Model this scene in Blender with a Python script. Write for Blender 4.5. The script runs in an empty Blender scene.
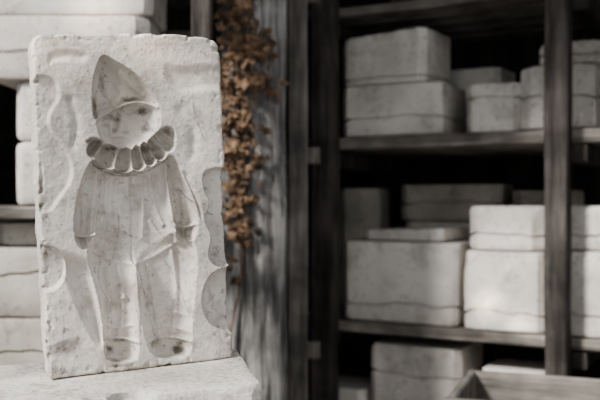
import bpy, math, random
import numpy as np
from mathutils import Vector, Matrix, noise
random.seed(4)
H=1.30      # camera height
F=833.0     # focal length in px of the reference survey
COL=bpy.context.scene.collection
try: bpy.context.scene.view_settings.look='AgX - Medium High Contrast'
except Exception: pass

# ------------------------------------------------------------ materials
def nodes(name):
    m=bpy.data.materials.new(name); m.use_nodes=True
    nt=m.node_tree; b=nt.nodes['Principled BSDF']
    return m,nt,b
def N(nt,t,**k):
    n=nt.nodes.new(t)
    for a,v in k.items():
        if a in n.inputs: n.inputs[a].default_value=v
        else: setattr(n,a,v)
    return n
def ramp(nt,stops):
    r=nt.nodes.new('ShaderNodeValToRGB'); e=r.color_ramp.elements
    while len(e)<len(stops): e.new(0.5)
    for i,(p,c) in enumerate(stops):
        e[i].position=p; e[i].color=(*c,1) if len(c)==3 else c
    return r
def mixc(nt,fac,a,b,blend='MIX'):
    m=nt.nodes.new('ShaderNodeMix'); m.data_type='RGBA'; m.blend_type=blend
    L=nt.links
    for sock,v in ((m.inputs[0],fac),(m.inputs[6],a),(m.inputs[7],b)):
        if isinstance(v,bpy.types.NodeSocket): L.new(v,sock)
        elif isinstance(v,(int,float)): sock.default_value=v
        else: sock.default_value=(*v,1)
    return m.outputs[2]

def plaster(name,light,dark,stain,stain_amt=0.5,scale=1.0,dirt_shade=False,bump=0.25,th=0.54,cracks=0.0):
    m,nt,b=nodes(name); L=nt.links
    tc=N(nt,'ShaderNodeTexCoord'); oi=N(nt,'ShaderNodeObjectInfo')
    add=N(nt,'ShaderNodeVectorMath',operation='ADD')
    mul=N(nt,'ShaderNodeMath',operation='MULTIPLY'); mul.inputs[1].default_value=37.0
    L.new(oi.outputs['Random'],mul.inputs[0])
    L.new(tc.outputs['Object'],add.inputs[0]); L.new(mul.outputs[0],add.inputs[1])
    n1=N(nt,'ShaderNodeTexNoise',Scale=9*scale,Detail=8.0,Roughness=0.6); L.new(add.outputs[0],n1.inputs['Vector'])
    r1=ramp(nt,[(0.34,dark),(0.60,light)]); L.new(n1.outputs['Fac'],r1.inputs[0])
    n2=N(nt,'ShaderNodeTexNoise',Scale=22*scale,Detail=10.0,Roughness=0.75); L.new(add.outputs[0],n2.inputs['Vector'])
    r2=ramp(nt,[(th,(0,0,0)),(th+0.16,(1,1,1))]); L.new(n2.outputs['Fac'],r2.inputs[0])
    sc=N(nt,'ShaderNodeMath',operation='MULTIPLY'); L.new(r2.outputs[0],sc.inputs[0]); sc.inputs[1].default_value=stain_amt
    c=mixc(nt,sc.outputs[0],r1.outputs[0],stain)
    n3=N(nt,'ShaderNodeTexNoise',Scale=140*scale,Detail=3.0); L.new(add.outputs[0],n3.inputs['Vector'])
    r3=ramp(nt,[(0.62,(0,0,0)),(0.70,(1,1,1))]); L.new(n3.outputs['Fac'],r3.inputs[0])
    s3=N(nt,'ShaderNodeMath',operation='MULTIPLY'); L.new(r3.outputs[0],s3.inputs[0]); s3.inputs[1].default_value=0.5
    c=mixc(nt,s3.outputs[0],c,(0.16,0.14,0.12))
    if cracks:
        n5=N(nt,'ShaderNodeTexNoise',Scale=9.0,Detail=7.0,Roughness=0.55,Distortion=0.8); L.new(add.outputs[0],n5.inputs['Vector'])
        r5=ramp(nt,[(0.492,(0,0,0)),(0.5,(1,1,1)),(0.508,(0,0,0))]); L.new(n5.outputs['Fac'],r5.inputs[0])
        n6=N(nt,'ShaderNodeTexNoise',Scale=6.0,Detail=2.0); L.new(add.outputs[0],n6.inputs['Vector'])
        r6=ramp(nt,[(0.5,(0,0,0)),(0.56,(1,1,1))]); L.new(n6.outputs['Fac'],r6.inputs[0])
        m5=N(nt,'ShaderNodeMath',operation='MULTIPLY'); L.new(r5.outputs[0],m5.inputs[0]); L.new(r6.outputs[0],m5.inputs[1])
        m6=N(nt,'ShaderNodeMath',operation='MULTIPLY'); L.new(m5.outputs[0],m6.inputs[0]); m6.inputs[1].default_value=cracks
        c=mixc(nt,m6.outputs[0],c,(0.09,0.08,0.065))
    if dirt_shade:
        at=N(nt,'ShaderNodeAttribute'); at.attribute_name='dirt_shade'
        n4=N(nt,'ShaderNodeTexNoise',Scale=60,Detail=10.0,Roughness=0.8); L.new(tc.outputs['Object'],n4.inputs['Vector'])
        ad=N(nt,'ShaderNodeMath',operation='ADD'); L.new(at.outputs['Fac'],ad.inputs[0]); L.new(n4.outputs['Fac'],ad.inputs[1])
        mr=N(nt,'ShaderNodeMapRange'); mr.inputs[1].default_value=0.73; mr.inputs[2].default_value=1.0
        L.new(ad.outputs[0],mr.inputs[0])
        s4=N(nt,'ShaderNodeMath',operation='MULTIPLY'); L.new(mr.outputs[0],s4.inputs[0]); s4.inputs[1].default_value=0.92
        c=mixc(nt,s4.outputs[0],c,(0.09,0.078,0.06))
    L.new(c,b.inputs['Base Color']); b.inputs['Roughness'].default_value=0.9
    b.inputs['Specular IOR Level'].default_value=0.2
    ms=N(nt,'ShaderNodeMath',operation='ADD'); L.new(n2.outputs['Fac'],ms.inputs[0]); L.new(n3.outputs['Fac'],ms.inputs[1])
    bp=N(nt,'ShaderNodeBump',Strength=bump,Distance=0.004); L.new(ms.outputs[0],bp.inputs['Height'])
    L.new(bp.outputs[0],b.inputs['Normal'])
    return m

def wood(name,light,dark,axis=2,scale=1.0,crack=0.0):
    m,nt,b=nodes(name); L=nt.links
    tc=N(nt,'ShaderNodeTexCoord'); mp=N(nt,'ShaderNodeMapping')
    s=[14*scale]*3; s[axis]=1.1*scale; mp.inputs['Scale'].default_value=s
    L.new(tc.outputs['Object'],mp.inputs[0])
    n1=N(nt,'ShaderNodeTexNoise',Scale=2.2,Detail=10.0,Roughness=0.7,Distortion=0.6); L.new(mp.outputs[0],n1.inputs['Vector'])
    r=ramp(nt,[(0.36,dark),(0.52,[(x+y)/2 for x,y in zip(light,dark)]),(0.66,light)]); L.new(n1.outputs['Fac'],r.inputs[0])
    n2=N(nt,'ShaderNodeTexNoise',Scale=7,Detail=6.0); L.new(tc.outputs['Object'],n2.inputs['Vector'])
    r2=ramp(nt,[(0.38,(0.5,0.5,0.5)),(0.62,(1,1,1))]); L.new(n2.outputs['Fac'],r2.inputs[0])
    c=mixc(nt,1.0,r.outputs[0],r2.outputs[0],'MULTIPLY')
    if crack:
        n3=N(nt,'ShaderNodeTexNoise',Scale=1.3,Detail=6.0,Roughness=0.6,Distortion=1.2); L.new(mp.outputs[0],n3.inputs['Vector'])
        r3=ramp(nt,[(0.475,(1,1,1)),(0.5,(0,0,0)),(0.525,(1,1,1))]); L.new(n3.outputs['Fac'],r3.inputs[0])
        c2=mixc(nt,r3.outputs[0],dark,c); c=mixc(nt,crack,c,c2)
    L.new(c,b.inputs['Base Color']); b.inputs['Roughness'].default_value=0.85
    b.inputs['Specular IOR Level'].default_value=0.2
    bp=N(nt,'ShaderNodeBump',Strength=0.6,Distance=0.01); L.new(n1.outputs['Fac'],bp.inputs['Height']); L.new(bp.outputs[0],b.inputs['Normal'])
    return m

M_slab=plaster('plaster_slab',(0.68,0.645,0.60),(0.47,0.44,0.40),(0.25,0.225,0.185),0.6,0.9,True,0.35,0.50)
M_block=plaster('plaster_block',(0.68,0.655,0.625),(0.46,0.435,0.405),(0.20,0.18,0.15),0.65,0.9,False,0.7,0.50,0.9)
M_mold=plaster('plaster_mold',(0.76,0.73,0.69),(0.52,0.49,0.45),(0.25,0.22,0.18),0.5,0.6,th=0.52,cracks=0.5)
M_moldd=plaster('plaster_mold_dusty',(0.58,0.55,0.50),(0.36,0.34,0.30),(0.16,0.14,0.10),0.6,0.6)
W_grey=wood('weathered_wood',(0.60,0.585,0.57),(0.10,0.095,0.092),2,1.0,0.9)
W_pale=wood('pale_wood',(0.42,0.395,0.37),(0.13,0.12,0.11),2)
W_dark=wood('dark_wood',(0.18,0.162,0.15),(0.045,0.04,0.037),2)
W_shelf=wood('shelf_wood',(0.46,0.43,0.395),(0.15,0.135,0.12),0)
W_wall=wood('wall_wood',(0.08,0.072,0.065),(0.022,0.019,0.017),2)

# ------------------------------------------------------------ helpers
def mkobj(name,verts,faces,mat,parent=None,smooth=True):
    me=bpy.data.meshes.new(name); me.from_pydata([tuple(v) for v in verts],[],faces); me.update()
    if smooth:
        me.polygons.foreach_set('use_smooth',[True]*len(me.polygons))
    me.materials.append(mat)
    o=bpy.data.objects.new(name,me); COL.objects.link(o)
    if parent: o.parent=parent
    return o
def empty(name,loc=(0,0,0)):
    e=bpy.data.objects.new(name,None); e.location=loc; COL.objects.link(e); e.empty_display_size=0.05
    return e
def board(name,size,mat,loc,rot=(0,0,0),parent=None,amp=0.003,seed=0,seg=0.05,bev=0.004):
    """rough sawn board centred on loc, wavy arrises"""
    sx,sy,sz=size; ax=max(range(3),key=lambda i:size[i]); n=max(2,int(size[ax]/seg))
    o1,o2=[i for i in range(3) if i!=ax]
    a,b_=size[o1]/2,size[o2]/2; bev=min(bev,a*0.4,b_*0.4)
    prof=[(-a+bev,-b_),(0,-b_),(a-bev,-b_),(a,-b_+bev),(a,0),(a,b_-bev),(a-bev,b_),(0,b_),(-a+bev,b_),(-a,b_-bev),(-a,0),(-a,-b_+bev)]
    V=[];Fc=[];k=len(prof)
    for i in range(n+1):
        t=-size[ax]/2+size[ax]*i/n
        for j,(p,q) in enumerate(prof):
            d=noise.noise(Vector((p*9+seed*3.1,q*9,t*5+seed)))*amp
            v=[0,0,0]; v[ax]=t; v[o1]=p*(1+d/a); v[o2]=q*(1+d/b_); V.append(v)
    for i in range(n):
        for j in range(k):
            A=i*k+j;B=i*k+(j+1)%k; Fc.append((A,B,B+k,A+k))
    Fc.append(tuple(range(k-1,-1,-1))); Fc.append(tuple(n*k+j for j in range(k)))
    o=mkobj(name,V,Fc,mat,parent,smooth=False); o.location=loc; o.rotation_euler=rot
    import bmesh
    bm=bmesh.new(); bm.from_mesh(o.data); bmesh.ops.recalc_face_normals(bm,faces=bm.faces); bm.to_mesh(o.data); bm.free()
    return o

def mold(name,w,d,h,mat,loc,yaw,cham=0.02,bev=0.006,seam=0.5,amp=0.006,seed=0,step=0.012,tilt=0.0,rough=0.0022,taper=0.0,chips=0.02):
    """two piece plaster mould: chamfered block, wavy parting line, chipped arrises.  loc=centre of the base"""
    c=cham
    pts=[(-w/2+c,-d/2),(w/2-c,-d/2),(w/2,-d/2+c),(w/2,d/2-c),(w/2-c,d/2),(-w/2+c,d/2),(-w/2,d/2-c),(-w/2,-d/2+c)]
    out=[]
    for i in range(8):
        a=Vector(pts[i]);b=Vector(pts[(i+1)%8]); n=max(1,int((b-a).length/step))
        for j in range(n): out.append(a+(b-a)*(j/n))
    K=len(out); per=[];s=0
    for i in range(K):
        per.append(s); s+=(out[(i+1)%K]-out[i]).length
    def sz(i):
        p=per[i]/s*2*math.pi
        if seam is None: return h*0.5
        return h*seam+amp*(math.sin(p*3+seed)+0.7*math.sin(p*7+seed*2.3)+0.5*math.sin(p*13+seed*1.7))
    lv=[]
    g=0.0045
    lv.append((lambda i:0.0,bev)); lv.append((lambda i:bev*0.3,bev*0.3)); lv.append((lambda i:bev,0))
    for t in (0.33,0.66): lv.append((lambda i,t=t:bev+(sz(i)-g-bev)*t,0))
    if seam is not None:
        lv+= [(lambda i:sz(i)-g,0),(lambda i:sz(i)-g*0.35,0.009),(lambda i:sz(i)+g*0.35,0.009),(lambda i:sz(i)+g,0)]
    for t in (0.33,0.66): lv.append((lambda i,t=t:sz(i)+g+(h-bev-sz(i)-g)*t,0))
    nb=len(lv)
    lv.append((lambda i:h-bev,0)); lv.append((lambda i:h-bev*0.3,bev*0.3)); lv.append((lambda i:h,bev))
    for q in (0.1,0.25,0.45,0.7,0.9): lv.append((lambda i:h,bev+min(w,d)*0.5*q))
    V=[];Fc=[]
    for li,(f,ins) in enumerate(lv):
        for i,p in enumerate(out):
            z=f(i); tp=1-taper*z/h
            ii=ins
            if chips and nb<=li<=nb+2:
                cc=max(0,noise.noise(Vector((per[i]*16,seed,3)))-0.12)*chips
                ii+=cc*0.6; z-=cc*(1.0 if li<nb+2 else 0.35)
            x=p.x*(1-2*ii/w)*tp; y=p.y*(1-2*ii/d)*tp
            nn=noise.noise_vector(Vector((x*14+seed,y*14,z*14)))*rough
            q=[x+nn.x,y+nn.y,z]
            if f(i)>1e-6: q[2]=z+(nn.z*0.6 if li<nb else nn.z*0.25)+tilt*x*(z/h)
            V.append(q)
    for l in range(len(lv)-1):
        for i in range(K):
            a=l*K+i;b=l*K+(i+1)%K; Fc.append((a,b,b+K,a+K))
    Fc.append(tuple(range(K-1,-1,-1)))
    top=(len(lv)-1)*K; Fc.append(tuple(top+i for i in range(K)))
    o=mkobj(name,V,Fc,mat); o.location=loc; o.rotation_euler=(0,0,yaw)
    m=o.modifiers.new('edges','EDGE_SPLIT'); m.split_angle=math.radians(40); m.use_edge_sharp=False
    return o

# ------------------------------------------------------------ clown slab
BL=np.array([-0.300,1.0,-0.216])
e1=np.array([0.212,0.095,0.0095]); e1/=np.linalg.norm(e1)
zz=np.array([0,0,1.0]); e2=zz-(zz@e1)*e1; e2/=np.linalg.norm(e2)
nn=np.cross(e1,e2)
def lay(px,py):
    r=np.stack([(px-300)/F,np.ones_like(px),(200-py)/F],-1)
    d=(BL@nn)/(r@nn); P=r*d[...,None]-BL
    return P@e1,P@e2
def chaikin(p,it=2,closed=True):
    p=np.array(p,float)
    for _ in range(it):
        q=np.roll(p,-1,0) if closed else p[1:]
        a=p if closed else p[:-1]
        n=np.empty((2*len(a),2)); n[0::2]=a*0.75+q*0.25; n[1::2]=a*0.25+q*0.75
        if not closed: n=np.vstack([p[:1],n,p[-1:]])
        p=n
    return p
def resample(p,n,wob=0.0,sd=0):
    p=np.array(p,float); s=np.r_[0,np.cumsum(np.hypot(*(p[1:]-p[:-1]).T))]
    t=np.linspace(0,s[-1],n); r=np.stack([np.interp(t,s,p[:,0]),np.interp(t,s,p[:,1])],-1)
    if wob:
        for i in range(n):
            e=min(i,n-1-i)/12.0; e=min(e,1)
            v=noise.noise_vector(Vector((t[i]*0.05,sd,0)))*wob+noise.noise_vector(Vector((t[i]*0.25,sd,5)))*wob*0.35
            r[i,0]+=v.x*e; r[i,1]+=v.y*e
    return r
NU,NV=290,500
top=resample(chaikin([(34,37),(38,34.5),(80,33.5),(120,33),(160,34),(200,36),(212,38.5),(217,43)],1,False),NU,0.9,1)
bot=resample(chaikin([(51.5,379.3),(56,379.5),(110,373),(160,367),(226,358.3),(232,357)],1,False),NU,0.25,2)
lef=resample(chaikin([(34,37),(32.5,42),(34,80),(36,120),(37,160),(39.5,200),(41,240),(44,280),(46,320),(48.5,360),(49.5,376),(51.5,379.3)],1,False),NV,1.2,3)
rig=resample(chaikin([(217,43),(220.5,50),(222,90),(223,130),(225.5,170),(226.5,210),(229,250),(230,290),(232,330),(233,352),(232,357)],1,False),NV,1.2,4)
s=np.linspace(0,1,NU)[None,:,None]; t=np.linspace(0,1,NV)[:,None,None]
G=(1-t)*top[None]+t*bot[None]+(1-s)*lef[:,None]+s*rig[:,None]-((1-s)*(1-t)*top[0]+s*(1-t)*top[-1]+(1-s)*t*bot[0]+s*t*bot[-1])
X=G[...,0];Y=G[...,1]
def sdf(poly,it=2):
    p=chaikin(poly,it); d=np.full(X.shape,1e9); ins=np.zeros(X.shape,bool)
    q=np.roll(p,-1,0)
    for (ax,ay),(bx,by) in zip(p,q):
        ex,ey=bx-ax,by-ay; L2=ex*ex+ey*ey+1e-12
        h=np.clip(((X-ax)*ex+(Y-ay)*ey)/L2,0,1)
        d=np.minimum(d,(X-ax-ex*h)**2+(Y-ay-ey*h)**2)
        c=((ay>Y)!=(by>Y))&(X<(bx-ax)*(Y-ay)/(by-ay+1e-12)+ax); ins^=c
    d=np.sqrt(d); return np.where(ins,d,-d)
def bowl(d,r):
    k=np.clip(d/r,0,1); return np.sqrt(1-(1-k)**2)
def soft(d,r):
    k=np.clip(d/r,0,1); return k*k*(3-2*k)
def line(pts,w,it=2):
    p=chaikin(pts,it,False); d=np.full(X.shape,1e9)
    for (ax,ay),(bx,by) in zip(p[:-1],p[1:]):
        ex,ey=bx-ax,by-ay; L2=ex*ex+ey*ey+1e-12
        h=np.clip(((X-ax)*ex+(Y-ay)*ey)/L2,0,1)
        d=np.minimum(d,(X-ax-ex*h)**2+(Y-ay-ey*h)**2)
    return np.exp(-d/(w*w))
mm=0.001
hat=[(98,62),(101,55.5),(107,55),(116,61),(129,68),(141,78),(150,89),(156,98),(160,107),(150,105),(136,103),(118,108),(104,115),(95,122),(92,110),(92,90),(94,74)]
head=[(94,110),(112,100),(140,94),(156,98),(161,112),(161,124),(156,134),(150,146),(120,152),(106,147),(98,134)]
cheek1=[(98,126),(108,120),(117,125),(116,137),(108,142),(101,137)]
cheek2=[(130,122),(144,116),(157,120),(156,133),(146,142),(133,137)]
ruff=[(86,142),(91,136),(101,139),(113,146),(129,149),(146,142),(157,131),(167,125),(175,129),(177,142),(170,155),(158,163),(143,170),(128,173),(112,171),(98,164),(88,155)]
torso=[(94,158),(112,164),(130,168),(150,164),(168,153),(178,172),(178,205),(177,240),(168,262),(136,268),(106,264),(90,248),(87,215),(89,186)]
larm=[(94,158),(102,166),(102,190),(98,210),(95,230),(93,246),(84,252),(75,243),(73,222),(78,192),(86,168)]
rarm=[(167,153),(176,157),(186,178),(193,194),(198,212),(199,230),(193,243),(181,243),(174,228),(170,200),(165,172)]
lleg=[(88,232),(134,240),(138,300),(137,330),(140,348),(136,362),(112,364),(103,352),(104,330),(98,296),(87,262)]
rleg=[(134,240),(172,228),(195,238),(198,262),(195,295),(192,325),(193,346),(187,359),(160,360),(148,350),(143,330),(138,298)]
D=np.zeros(X.shape)
def smax(a,b,k):
    h=np.clip(0.5+0.5*(a-b)/k,0,1); return b*(1-h)+a*h+k*h*(1-h)
def U(poly,depth,r,fn=bowl,it=2,k=0):
    global D
    d=sdf(poly,it); v=depth*fn(d,r)
    D=np.maximum(D,v) if not k else np.where(d>0,smax(D,v,k)-k*0.25*np.clip(1-d/4,0,1),D)
    return d
U(torso,24*mm,24)
U(lleg,24*mm,19,k=0.003); U(rleg,24*mm,20,k=0.003)
U(larm,23*mm,11.5); U(rarm,23*mm,11.5)
U(head,20*mm,16)
dh=sdf(hat); D=np.where(dh>0,np.maximum(D,25*mm*bowl(dh,16)),D)
# brim ridge, three-quarter face turned to the left
D-=7*mm*line([(95,122),(104,115),(118,107),(136,101),(150,103),(160,108)],1.9)*(D>4*mm)
for p,q in ((cheek1,5),(cheek2,6)): D+=3.2*mm*soft(sdf(p),q)
D+=5.5*mm*line([(122,114),(121,121),(118,129)],2.4)
D+=4*mm*np.exp(-((X-119)**2+(Y-130)**2)/9)
for ex_,ey_ in ((110,121),(137,115)):
    D-=3.5*mm*np.exp(-(((X-ex_)/4.5)**2+((Y-ey_)/2.4)**2)); D+=2.2*mm*np.exp(-(((X-ex_)/2.2)**2+((Y-ey_)/1.6)**2))
    D+=2.4*mm*line([(ex_-5,ey_-3),(ex_,ey_-5.5),(ex_+6,ey_-4)],1.4)
D+=2.6*mm*line([(114,138.5),(120,137.5),(127,138)],1.5)
D-=2.0*mm*line([(115,141),(121,142),(127,140.5)],1.1)
D+=2.5*mm*np.exp(-(((X-122)/5)**2+((Y-146)/3)**2))
D+=2.6*mm*line([(104,70),(114,80),(122,92)],2.8); D-=3.2*mm*line([(102,84),(110,92),(117,101)],2.2); D-=2.8*mm*line([(124,72),(134,84),(146,94)],2.4)
# ruff: deep flutes running out to a scalloped hem, a little irregular
dr=sdf(ruff); ang=np.arctan2(Y-108,(X-129)*0.8)
fl=np.abs(np.sin(ang*14+0.9*np.sin(ang*5)))**0.8
dr2=dr+3.4*(fl-0.6)*(Y>140)
D=np.where(dr2>0,6*mm*bowl(dr2,4)+17*mm*fl*soft(dr2,4)+2*mm*soft(dr2,12),D)
# body seams and folds
D-=7*mm*line([(102,170),(103,195),(98,220),(94,246)],1.9)
D-=7*mm*line([(168,164),(171,195),(175,225),(180,242)],1.9)
D-=2.6*mm*line([(94,250),(112,260),(136,266),(156,259),(176,246)],2.0)
D-=7*mm*line([(137,270),(140,300),(141,345)],2.0)
D+=2.6*mm*line([(134,176),(135,215),(136,264)],1.3)
for cy in (190,212,234): D+=4*mm*np.exp(-((X-128)**2+(Y-cy)**2)/7)
for l in ([(110,270),(113,300),(112,338)],[(122,268),(128,300),(122,340)],[(152,266),(158,300),(164,342)],[(176,250),(182,290),(176,340)],[(110,176),(110,200),(104,222)],[(153,174),(158,205),(166,225)],[(84,198),(87,220),(84,236)],[(186,196),(189,214),(186,230)],[(116,222),(108,240),(98,252)],[(154,222),(164,238),(174,246)],[(82,184),(90,194),(98,192)],[(176,182),(184,190)],[(106,296),(116,303),(128,298)],[(160,318),(174,312),(188,316)],[(106,325),(118,331),(134,326)],[(150,332),(168,326),(190,332)],[(120,180),(118,205),(122,235)],[(144,178),(148,205),(146,238)]):
    D-=3.8*mm*line(l,2.4)
D-=8*mm*line([(74,234),(85,238),(97,234)],1.6); D-=8*mm*line([(175,225),(187,228),(199,224)],1.6)
for fx in (81,85,89): D-=3.5*mm*line([(fx,241),(fx+0.5,251)],0.8)
for fx in (182,186.5,191): D-=3.5*mm*line([(fx,231),(fx+0.5,242)],0.8)
D-=8*mm*line([(104,344),(121,338),(139,343)],1.8); D-=8*mm*line([(147,343),(170,337),(193,342)],1.8)
D+=3*mm*line([(108,359),(122,361),(136,358)],1.6); D+=3*mm*line([(158,357),(173,357),(187,354)],1.6)
D=np.maximum(D,0); body=D.copy()
# keys, channels of the mould face
U([(56,246),(80,254),(96,262),(104,296),(108,334),(106,350),(96,348),(86,332),(74,306),(64,280)],14*mm,12,soft)
U([(30,244),(52,244),(66,254),(69,270),(62,286),(50,294),(30,292)],11*mm,3,soft)
U([(28,74),(50,74),(60,84),(62,98),(52,112),(50,126),(62,140),(74,160),(74,182),(60,200),(52,214),(30,214)],5*mm,4,soft)
U([(202,172),(214,167),(235,168),(235,268),(216,268),(207,256),(213,238),(203,218),(211,204),(203,190)],16*mm,8,bowl)
U([(200,300),(206,280),(216,270),(240,262),(240,336),(220,330),(207,322)],16*mm,13,bowl)
U([(160,60),(185,66),(208,60),(240,66),(240,96),(205,92),(182,98),(164,84)],4*mm,10,soft)
U([(45,50),(70,46),(92,52),(86,66),(60,62),(46,70)],3*mm,8,soft)
U([(178,172),(187,168),(196,184),(204,210),(202,226),(193,200)],7*mm,6,soft)
U([(30,355),(80,330),(100,352),(140,368),(60,400)],4*mm,12,soft)
D+=3*mm*line([(70,100),(78,120),(74,145)],4); D+=2.5*mm*line([(180,110),(196,130),(192,156)],5)
out=np.vstack([top,rig[1:],bot[::-1][1:],lef[::-1][1:-1]])
de=sdf(out,0)
D=D+2.6*mm*(1-np.clip(de/2.6,0,1))**2
nz=np.zeros(X.shape); ch=np.zeros(X.shape); st=np.zeros(X.shape)
for a in range(NV):
    for b in range(NU):
        x,y=X[a,b],Y[a,b]
        nz[a,b]=noise.noise(Vector((x*0.022,y*0.022,3)))*2.6+noise.noise(Vector((x*0.09,y*0.09,8)))*0.35+noise.noise(Vector((x*0.4,y*0.4,1)))*0.15
        if de[a,b]<9: ch[a,b]=noise.noise(Vector((x*0.13,y*0.13,20)))
        st[a,b]=noise.noise(Vector((x*0.03,y*0.012,11)))+0.5*noise.noise(Vector((x*0.1,y*0.05,17)))
D=D+nz*mm
chip=np.clip(ch-0.18,0,1)*np.clip(1-de/8,0,1)
D=D+chip*14*mm
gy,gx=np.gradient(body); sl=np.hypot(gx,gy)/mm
dirt_shade=0.01+np.clip(sl*0.06,0,0.10)+np.clip(st,0,1)*0.28+np.clip((Y-190)/190,0,1)*0.08+np.clip((115-X)/60,0,1)*np.clip((Y-240)/110,0,1)*0.13+np.clip(1-de/12,0,1)*0.11+chip*0.5
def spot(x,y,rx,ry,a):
    global dirt_shade; dirt_shade=np.maximum(dirt_shade,a*np.exp(-(((X-x)/rx)**2+((Y-y)/ry)**2)))
for a in [(106,84,7,18,.36),(97,104,5,20,.42),(134,98,16,5,.42),(147,110,9,6,.48),(120,118,8,5,.36),(150,128,8,6,.46),(116,148,20,4,.42),(152,148,14,5,.44),(160,158,10,6,.42),(128,172,30,4,.38),  # dirt smudges, plus painted-in shade at hat's left, collar and feet
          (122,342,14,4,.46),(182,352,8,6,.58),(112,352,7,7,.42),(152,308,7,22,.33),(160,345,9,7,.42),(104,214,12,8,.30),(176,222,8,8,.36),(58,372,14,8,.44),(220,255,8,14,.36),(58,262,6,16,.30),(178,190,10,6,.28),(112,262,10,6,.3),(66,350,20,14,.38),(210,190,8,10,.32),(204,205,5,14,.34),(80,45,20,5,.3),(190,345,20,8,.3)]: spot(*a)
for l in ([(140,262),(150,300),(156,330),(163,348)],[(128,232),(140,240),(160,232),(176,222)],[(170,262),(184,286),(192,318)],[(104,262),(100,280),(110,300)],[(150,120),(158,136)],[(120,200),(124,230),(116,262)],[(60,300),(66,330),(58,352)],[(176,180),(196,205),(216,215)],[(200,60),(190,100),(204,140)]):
    dirt_shade=np.maximum(dirt_shade,0.34*line(l,1.3))
for l in ([(102,168),(103,195),(98,225)],[(169,165),(172,200),(178,235)],[(88,154),(98,167),(113,174),(129,176),(145,173),(160,166),(174,155)],[(137,268),(140,300),(141,345)]):  # crevice grime, and the shadow line under the collar put into the colour
    dirt_shade=np.maximum(dirt_shade,0.36*line(l,1.7))
Uc,Vc=lay(X,Y)
V=np.stack([Uc,D,Vc],-1).reshape(-1,3)
TH=0.055
ring=[(0,b) for b in range(NU)]+[(a,NU-1) for a in range(1,NV)]+[(NV-1,b) for b in range(NU-2,-1,-1)]+[(a,0) for a in range(NV-2,0,-1)]
base=len(V); fr=[a*NU+b for a,b in ring]; K=len(ring)
V=list(map(tuple,V)); dl=list(dirt_shade.reshape(-1))
cu,cv=Uc.mean(),Vc.mean()
for depth,ins in ((0.024,1.0),(0.038,1.0),(TH-0.004,0.998),(TH,0.985)):
    for i in fr:
        u,d0,v=V[i]; j=noise.noise(Vector((u*40,v*40,depth*60)))*0.0012
        V.append((cu+(u-cu)*ins+j,max(depth,d0+0.002),cv+(v-cv)*ins)); dl.append(0.15)
Fc=[]
for a in range(NV-1):
    for b in range(NU-1):
        i=a*NU+b; Fc.append((i,i+NU,i+NU+1,i+1))
prev=fr
for l in range(4):
    cur=[base+l*K+i for i in range(K)]
    for i in range(K):
        j=(i+1)%K; Fc.append((prev[i],prev[j],cur[j],cur[i]))
    prev=cur
Fc.append(tuple(prev))
slab=mkobj('clown_plaster_mold',V,Fc,M_slab)
at=slab.data.attributes.new('dirt_shade','FLOAT','POINT'); at.data.foreach_set('value',dl)
slab.matrix_world=Matrix(((e1[0],-nn[0],e2[0],BL[0]),(e1[1],-nn[1],e2[1],BL[1]),(e1[2],-nn[2],e2[2],BL[2]+H),(0,0,0,1)))

# ------------------------------------------------------------ supporting block and bench
yb=math.radians(11)
bw,bd,bh=0.56,0.245,0.20
ex=Vector((math.cos(yb),math.sin(yb),0)); ey=Vector((-math.sin(yb),math.cos(yb),0))
BLv=Vector((-0.300,1.0,0))
cen=Vector((-0.090,1.178,0))-ex*(bw/2)-ey*(bd/2)
ztop=H-0.216
slope=0.0425
off=(cen-BLv).dot(ex)*slope
block=mold('plaster_support_block',bw,bd,bh+off-0.0015,M_block,(cen.x,cen.y,ztop-bh),yb,cham=0.012,bev=0.005,seam=0.86,amp=0.0045,seed=2,step=0.004,tilt=slope,rough=0.0025,chips=0.10)
bench=empty('wooden_bench',(cen.x,cen.y,0)); bench.rotation_euler=(0,0,yb)
bt=ztop-bh-0.001
for i in range(3):
    board('top_board_%d'%(i+1),(0.9,0.118,0.035),W_shelf,(-0.17,-0.12+0.12*i,bt-0.0175),parent=bench,seed=i,amp=0.001)
for i,(x,y) in enumerate(((-0.55,-0.13),(0.22,-0.13),(-0.55,0.13),(0.22,0.13))):
    board('leg_%d'%(i+1),(0.06,0.06,bt-0.036),W_shelf,(x,y,(bt-0.036)/2),parent=bench,seed=i+5,amp=0.001)

# ------------------------------------------------------------ shelving (right hand bay)
a=math.radians(28); O=Vector((0.087,2.6,0)); eu=Vector((math.cos(a),-math.sin(a),0)); ev=Vector((math.sin(a),math.cos(a),0))
def W(u,v,z): p=O+eu*u+ev*v; return Vector((p.x,p.y,z))
def u_at(px,v):
    k=(px-300)/F; return (2.6*k-.087+v*(ev.y*k-ev.x))/(eu.x-eu.y*k)
def z_at(py,u,v): return H+(200-py)/F*(W(u,v,0).y)
rack=empty('wooden_storage_rack',(O.x,O.y,0)); rack.rotation_euler=(0,0,-a)
def rb(n,size,mat,loc,rot=(0,0,0),amp=0.004,seed=0): return board(n,size,mat,loc,rot,rack,amp,seed)
TOP=2.5; SD=0.62
rb('post_1',(0.066,0.07,TOP),W_dark,(0.008,-0.036,TOP/2),seed=1)
rb('post_2',(0.060,0.07,TOP),W_dark,(0.705,-0.036,TOP/2),seed=2)
rb('post_3',(0.09,0.07,TOP),W_dark,(0.885,-0.036,TOP/2),seed=3)
for i,u in enumerate((-0.02,0.75,1.30)): rb('rear_post_%d'%(i+1),(0.07,0.06,TOP),W_dark,(u,SD+0.07,TOP/2),seed=8+i)
SH={}
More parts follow.
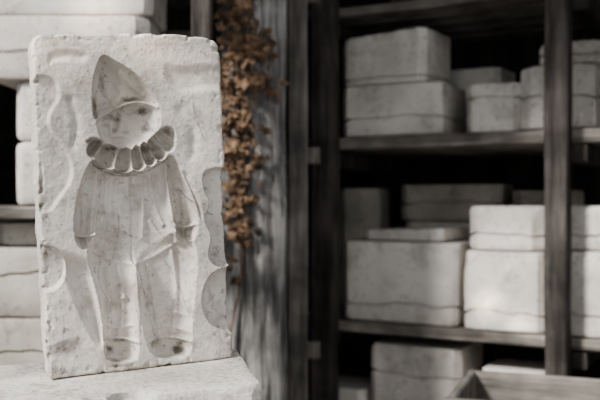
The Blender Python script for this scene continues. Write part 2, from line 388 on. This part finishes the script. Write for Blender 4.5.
for k,(z,th) in enumerate(((H+0.60,0.03),(H+0.193,0.038),(H-0.375,0.032),(H-0.80,0.032))):
    SH[k]=z; nb=5
    for i in range(nb):
        dw=SD/nb
        rb('shelf_%d_slat_%d'%(k+1,i+1),(1.62,dw-(0.03 if k==0 else 0.006),th),W_shelf,(0.66,dw*(i+0.5)+0.002,z-th/2),seed=k*7+i,amp=0.003)
    for i,u in enumerate((-0.02,0.75,1.30)):
        rb('shelf_%d_bearer_%d'%(k+1,i+1),(0.05,SD-0.02,0.05),W_dark,(u,SD/2,z-th-0.028),seed=i+k)
SEED=[10]
def box(name,px0,px1,ytop,shelf,v=0.02,depth=0.22,mat=None,base=None,yaw=0.0,**k):
    u0,u1=u_at(px0,v),u_at(px1,v); um=(u0+u1)/2
    zb=(SH[shelf] if base is None else base)+0.003
    zt=z_at(ytop,um,v); SEED[0]+=1
    p=W(um,v+depth/2,zb)
    mold(name,u1-u0,depth,zt-zb,mat or M_mold,p,-a+math.radians(yaw),seed=SEED[0],**k); return zt
z=box('plaster_mold',341,441,84,1,0.03,0.26,cham=0.02,seam=0.35,amp=0.003)
box('plaster_mold',341,428,32,1,0.05,0.23,base=z,cham=0.022,seam=0.12,amp=0.002,bev=0.01,yaw=-4,tilt=0.05)
box('plaster_mold',464,517,83,1,0.05,0.22,cham=0.018,seam=0.7,amp=0.002,yaw=3)
z=box('plaster_mold',518,594,64,1,0.03,0.24,cham=0.035,seam=0.5,amp=0.003,bev=0.012)
box('plaster_mold',536,600,41,1,0.06,0.2,base=z,cham=0.02,seam=0.4,amp=0.002,yaw=5)
box('plaster_mold',446,502,68,1,0.34,0.18,M_mold,cham=0.02,seam=0.6,amp=0.002,yaw=-5)
z1=box('plaster_mold',343,457,242,2,0.03,0.26,cham=0.015,seam=0.22,amp=0.005)
box('plaster_mold',366,446,229,2,0.05,0.22,base=z1,cham=0.012,seam=None,bev=0.006,yaw=-5,tilt=0.03)
z2=box('plaster_mold',463,543,252,2,0.02,0.28,cham=0.015,seam=0.22,amp=0.005)
box('plaster_mold',467,543,206,2,0.03,0.25,base=z2,cham=0.03,seam=0.35,amp=0.003,bev=0.012)
z3=box('plaster_mold',548,640,252,2,0.02,0.28,cham=0.015,seam=0.25,amp=0.005)
box('plaster_mold',547,620,206,2,0.03,0.25,base=z3,cham=0.03,seam=0.35,amp=0.003,bev=0.012)
zb4=box('plaster_mold',404,506,222,2,0.33,0.2,M_mold,cham=0.02,seam=None)
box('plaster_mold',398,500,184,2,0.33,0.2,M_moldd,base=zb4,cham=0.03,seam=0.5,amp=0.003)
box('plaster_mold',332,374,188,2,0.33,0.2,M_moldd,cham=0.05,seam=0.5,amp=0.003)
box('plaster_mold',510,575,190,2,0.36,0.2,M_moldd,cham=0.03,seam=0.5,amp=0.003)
box('plaster_mold',369,460,346,3,0.05,0.26,cham=0.02,seam=0.75,amp=0.004)
box('plaster_mold',312,364,388,3,0.05,0.2,cham=0.02,seam=0.5,amp=0.003)
box('plaster_mold',480,560,372,3,0.05,0.2,M_mold,cham=0.02,seam=0.5,amp=0.003)

# wooden crate standing in front, low right
crate=empty('wooden_crate',(0.555,1.82,0)); crate.rotation_euler=(0,0,-0.36)
ct=H-0.415
board('side_front',(0.42,0.02,0.25),W_shelf,(0,-0.15,ct-0.125),parent=crate,amp=0.001)
board('side_back',(0.42,0.02,0.25),W_shelf,(0,0.15,ct-0.125),parent=crate,amp=0.001,seed=2)
board('side_left',(0.02,0.278,0.25),W_pale,(-0.2,0,ct-0.125),parent=crate,amp=0.001,seed=3)
board('side_right',(0.02,0.278,0.25),W_pale,(0.2,0,ct-0.125),parent=crate,amp=0.001,seed=4)
board('bottom',(0.378,0.278,0.02),W_shelf,(0,0,ct-0.24),parent=crate,amp=0.001,seed=5)
for i,(x,y) in enumerate(((-.18,-.12),(.18,-.12),(-.18,.12),(.18,.12))):
    board('leg_%d'%(i+1),(0.04,0.04,ct-0.251),W_shelf,(x,y,(ct-0.251)/2),parent=crate,amp=0.001)

# ------------------------------------------------------------ wide weathered post + side plank
def rough_post(name,w,d,h,mat,loc,yaw=0,seed=0):
    nx,nz_=40,300; V=[];Fc=[]
    P=[]
    for i in range(nx): P.append((-w/2+w*i/(nx-1),-d/2,1))
    P+= [(w/2,d/2,0),(-w/2,d/2,0)]
    K=len(P)
    for k in range(nz_+1):
        z=h*k/nz_
        for (x,y,f) in P:
            q=0
            if f:
                q=noise.noise(Vector((x*38+seed,z*2.2,0)))*0.007+noise.noise(Vector((x*110,z*5+seed,4)))*0.005
                c=noise.noise(Vector((x*26+5,z*1.3,7))); q+=0.012*max(0,1-abs(c)/0.04)
                e=abs(x)/(w/2); q+=0.02*max(0,e-0.75)**1.5*4
            sx=noise.noise(Vector((seed,z*3,9 if x>0 else 2)))*0.006*(abs(x)/(w/2))
            V.append((x+sx,y+q,z))
    for k in range(nz_):
        for i in range(K):
            A=k*K+i;B=k*K+(i+1)%K; Fc.append((A,B,B+K,A+K))
    Fc.append(tuple(range(K-1,-1,-1))); Fc.append(tuple(nz_*K+i for i in range(K)))
    o=mkobj(name,V,Fc,mat); o.location=loc; o.rotation_euler=(0,0,yaw); return o
rough_post('weathered_timber_post',0.166,0.09,TOP,W_grey,(-0.117,2.13,0),0,3)
board('weathered_plank',(0.055,0.03,TOP),W_pale,(-0.006,2.30,TOP/2),seed=4)
for z in (H+0.575,H+0.125,H-0.42): board('wooden_cross_rail',(0.12,0.03,0.045),W_pale,(-0.005,2.345,z),seed=int(z*10),rot=(0,0,-0.2))

# dried vine leaves clinging to the post
mv,nt,b=nodes('dried_leaf'); oi=N(nt,'ShaderNodeTexCoord'); n1=N(nt,'ShaderNodeTexNoise',Scale=38.0,Detail=4.0); nt.links.new(oi.outputs['Object'],n1.inputs['Vector'])
r=ramp(nt,[(0.32,(0.045,0.031,0.022)),(0.5,(0.155,0.098,0.06)),(0.70,(0.29,0.195,0.125))]); nt.links.new(n1.outputs['Fac'],r.inputs[0]); nt.links.new(r.outputs[0],b.inputs['Base Color']); b.inputs['Roughness'].default_value=0.8
V=[];Fc=[]
def leaf(c,s):
    rot=Matrix.Rotation(random.uniform(0,6.28),3,'Y')@Matrix.Rotation(random.uniform(-.8,.8),3,'X')@Matrix.Rotation(random.uniform(-.6,.6),3,'Z')
    pr=[(0,-1.3),(.35,-.8),(.8,-.3),(.42,.0),(.5,.5),(0,1.1),(-.45,.5),(-.4,.0),(-.85,-.25),(-.35,-.8)]
    b0=len(V); V.append(c+rot@Vector((0,-0.25*s,0)))
    for x,z in pr: V.append(c+rot@Vector((x*s,random.uniform(-.3,.3)*s,z*s)))
    for i in range(10): Fc.append((b0,b0+1+i,b0+1+(i+1)%10))
def blob(px,py,rx,ry,n):
    for _ in range(int(n*1.0)):
        x=random.gauss(px,rx*.7); y=random.gauss(py,ry*.7)
        x=max(221,min(x,282)); c=Vector(((x-300)/F*2.06,2.066-random.uniform(0,.014),H+(200-y)/F*2.06)); leaf(c,random.uniform(.008,.019))
for bb in [(230,18,10,18,26),(238,52,15,22,50),(262,50,12,14,16),(234,90,13,14,32),(256,82,14,12,18),(240,120,14,16,40),(234,152,11,14,30),(243,172,12,12,26),(236,200,10,14,24),(240,232,9,14,20),(246,2,16,14,26),(236,-30,16,20,26),(272,96,7,8,5),(236,270,6,16,5)]: blob(*bb)
def stem(pts,r=0.003):
    p=[Vector(((x-300)/F*2.07,2.07,H+(200-y)/F*2.07)) for x,y in pts]; b0=len(V)
    for q in p:
        for j in range(5):
            t=j*2*math.pi/5; V.append(q+Vector((math.cos(t)*r,math.sin(t)*r,0)))
    for i in range(len(p)-1):
        for j in range(5): Fc.append((b0+i*5+j,b0+i*5+(j+1)%5,b0+i*5+5+(j+1)%5,b0+i*5+5+j))
stem([(236+7*math.sin(y*0.031),y) for y in range(-60,700,10)]); stem([(246+8*math.sin(y*0.04+2),y) for y in range(-60,260,10)],0.002)
mkobj('dried_vine',V,Fc,mv,smooth=False)

# ------------------------------------------------------------ left bay rack
lr=empty('wooden_storage_rack',(-0.58,1.9,0))
def lb(n,size,mat,loc,seed=0): return board(n,size,mat,loc,(0,0,0),lr,0.002,seed)
for i,z in enumerate((H-0.435,H-0.015)):
    for j in range(4): lb('shelf_%d_slat_%d'%(i+1,j+1),(0.66,0.116,0.03),W_shelf,(0,0.0+0.12*j+0.06,z-0.015),seed=i*5+j)
for j in range(4): lb('shelf_3_slat_%d'%(j+1),(0.66,0.116,0.03),W_shelf,(0,0.12*j+0.06,H+0.56),seed=40+j)
for i,(x,y) in enumerate(((-0.355,0.0),(0.355,0.0),(-0.355,0.45),(0.355,0.45))): lb('post_%d'%(i+1),(0.045,0.05,TOP),W_dark,(x,y+0.02,TOP/2),seed=i+20)
for i,z in enumerate((H-0.49,H-0.06,H+0.46)): lb('rail_%d'%(i+1),(0.66,0.03,0.05),W_shelf,(0,0.52,z),seed=50+i)
lb('top_rail',(0.66,0.03,0.06),W_shelf,(0,0.40,H+0.435),seed=77)
def lbox(px0,px1,yt,yb_,y,depth=0.24,mat=M_mold,base=None,**k):
    x0,x1=(px0-300)/F*y,(px1-300)/F*y; zb=base if base is not None else H+(200-yb_)/F*y
    zt=H+(200-yt)/F*y; SEED[0]+=1
    mold('plaster_mold',x1-x0,depth,zt-zb-0.002,mat,((x0+x1)/2,y+depth/2,zb+0.001),0,seed=SEED[0],**k); return zt
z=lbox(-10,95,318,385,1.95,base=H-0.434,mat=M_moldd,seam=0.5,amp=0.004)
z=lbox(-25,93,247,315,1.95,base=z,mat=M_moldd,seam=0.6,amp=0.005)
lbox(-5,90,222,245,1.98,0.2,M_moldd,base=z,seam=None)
z=lbox(14,110,141,200,1.96,base=H-0.014,seam=None,bev=0.012)
z=lbox(14,112,81,139,1.96,base=z,seam=None,bev=0.012)
z=lbox(-16,148,14,78,1.94,base=z,seam=0.45,amp=0.003,cham=0.03,bev=0.012)
lbox(-20,152,-34,12,1.95,base=z,seam=None,bev=0.012)

# ------------------------------------------------------------ shed
board('floor',(5.0,5.2,0.06),wood('floor_earth',(0.20,0.17,0.14),(0.10,0.085,0.07),1),(0.2,1.9,-0.032),amp=0)
we=empty('wall_back',(0,3.75,0))
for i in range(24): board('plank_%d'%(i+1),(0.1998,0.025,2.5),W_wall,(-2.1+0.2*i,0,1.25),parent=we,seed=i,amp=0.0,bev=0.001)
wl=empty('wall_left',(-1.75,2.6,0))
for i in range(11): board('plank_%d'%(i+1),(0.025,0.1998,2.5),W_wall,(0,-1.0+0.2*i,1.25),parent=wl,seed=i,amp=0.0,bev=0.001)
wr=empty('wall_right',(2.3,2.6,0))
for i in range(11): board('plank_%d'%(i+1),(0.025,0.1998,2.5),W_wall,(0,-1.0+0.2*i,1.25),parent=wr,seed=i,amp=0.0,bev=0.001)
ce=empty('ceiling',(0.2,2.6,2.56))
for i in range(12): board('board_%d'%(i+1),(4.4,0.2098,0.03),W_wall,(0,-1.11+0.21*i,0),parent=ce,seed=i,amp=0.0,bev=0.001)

# ------------------------------------------------------------ light
w=bpy.data.worlds.new('sky'); bpy.context.scene.world=w; w.use_nodes=True
bg=w.node_tree.nodes['Background']; bg.inputs[0].default_value=(0.975,0.985,0.99,1); bg.inputs[1].default_value=0.74
def sun(n,en,col,ang,d):
    l=bpy.data.lights.new(n,'SUN'); l.energy=en; l.color=col; l.angle=math.radians(ang)
    o=bpy.data.objects.new(n,l); COL.objects.link(o); o.rotation_euler=Vector(d).to_track_quat('-Z','Y').to_euler(); o.location=(-1,-1,3)
sun('soft_daylight',5.2,(1,0.97,0.92),10,(0.95,0.78,-0.95))
def spot_l(n,loc,tgt,en,size,col=(1,0.86,0.66)):
    l=bpy.data.lights.new(n,'SPOT'); l.energy=en; l.color=col; l.spot_size=math.radians(size); l.spot_blend=1.0; l.shadow_soft_size=0.03
    o=bpy.data.objects.new(n,l); COL.objects.link(o); o.location=loc
    o.rotation_euler=(Vector(tgt)-Vector(loc)).to_track_quat('-Z','Y').to_euler()
spot_l('sun_fleck_1',(-1.6,-1.2,2.6),(-0.31,1.0,H+0.185),420,1.6)
spot_l('sun_fleck_2',(-1.6,-1.2,2.6),(-0.20,1.04,H+0.20),420,1.8)
spot_l('sun_fleck_3',(-1.2,-1.2,2.2),(-0.48,1.93,H+0.44),500,3)
spot_l('sun_fleck_4',(0.1,-1.2,1.9),tuple(W(u_at(487,0.02),0.02,z_at(304,0.5,0.02))),1500,1.3)
spot_l('sun_fleck_5',(0.1,-1.2,1.9),tuple(W(u_at(520,0.02),0.02,z_at(322,0.5,0.02))),1200,0.9)

# ------------------------------------------------------------ camera
cam=bpy.data.cameras.new('camera'); cam.sensor_width=36; cam.lens=50
co=bpy.data.objects.new('camera',cam); COL.objects.link(co); co.location=(0,0,H); co.rotation_euler=(math.pi/2,0,0)
cam.dof.use_dof=True; cam.dof.focus_distance=1.05; cam.dof.aperture_fstop=5.2
cam.clip_start=0.05
bpy.context.scene.camera=co
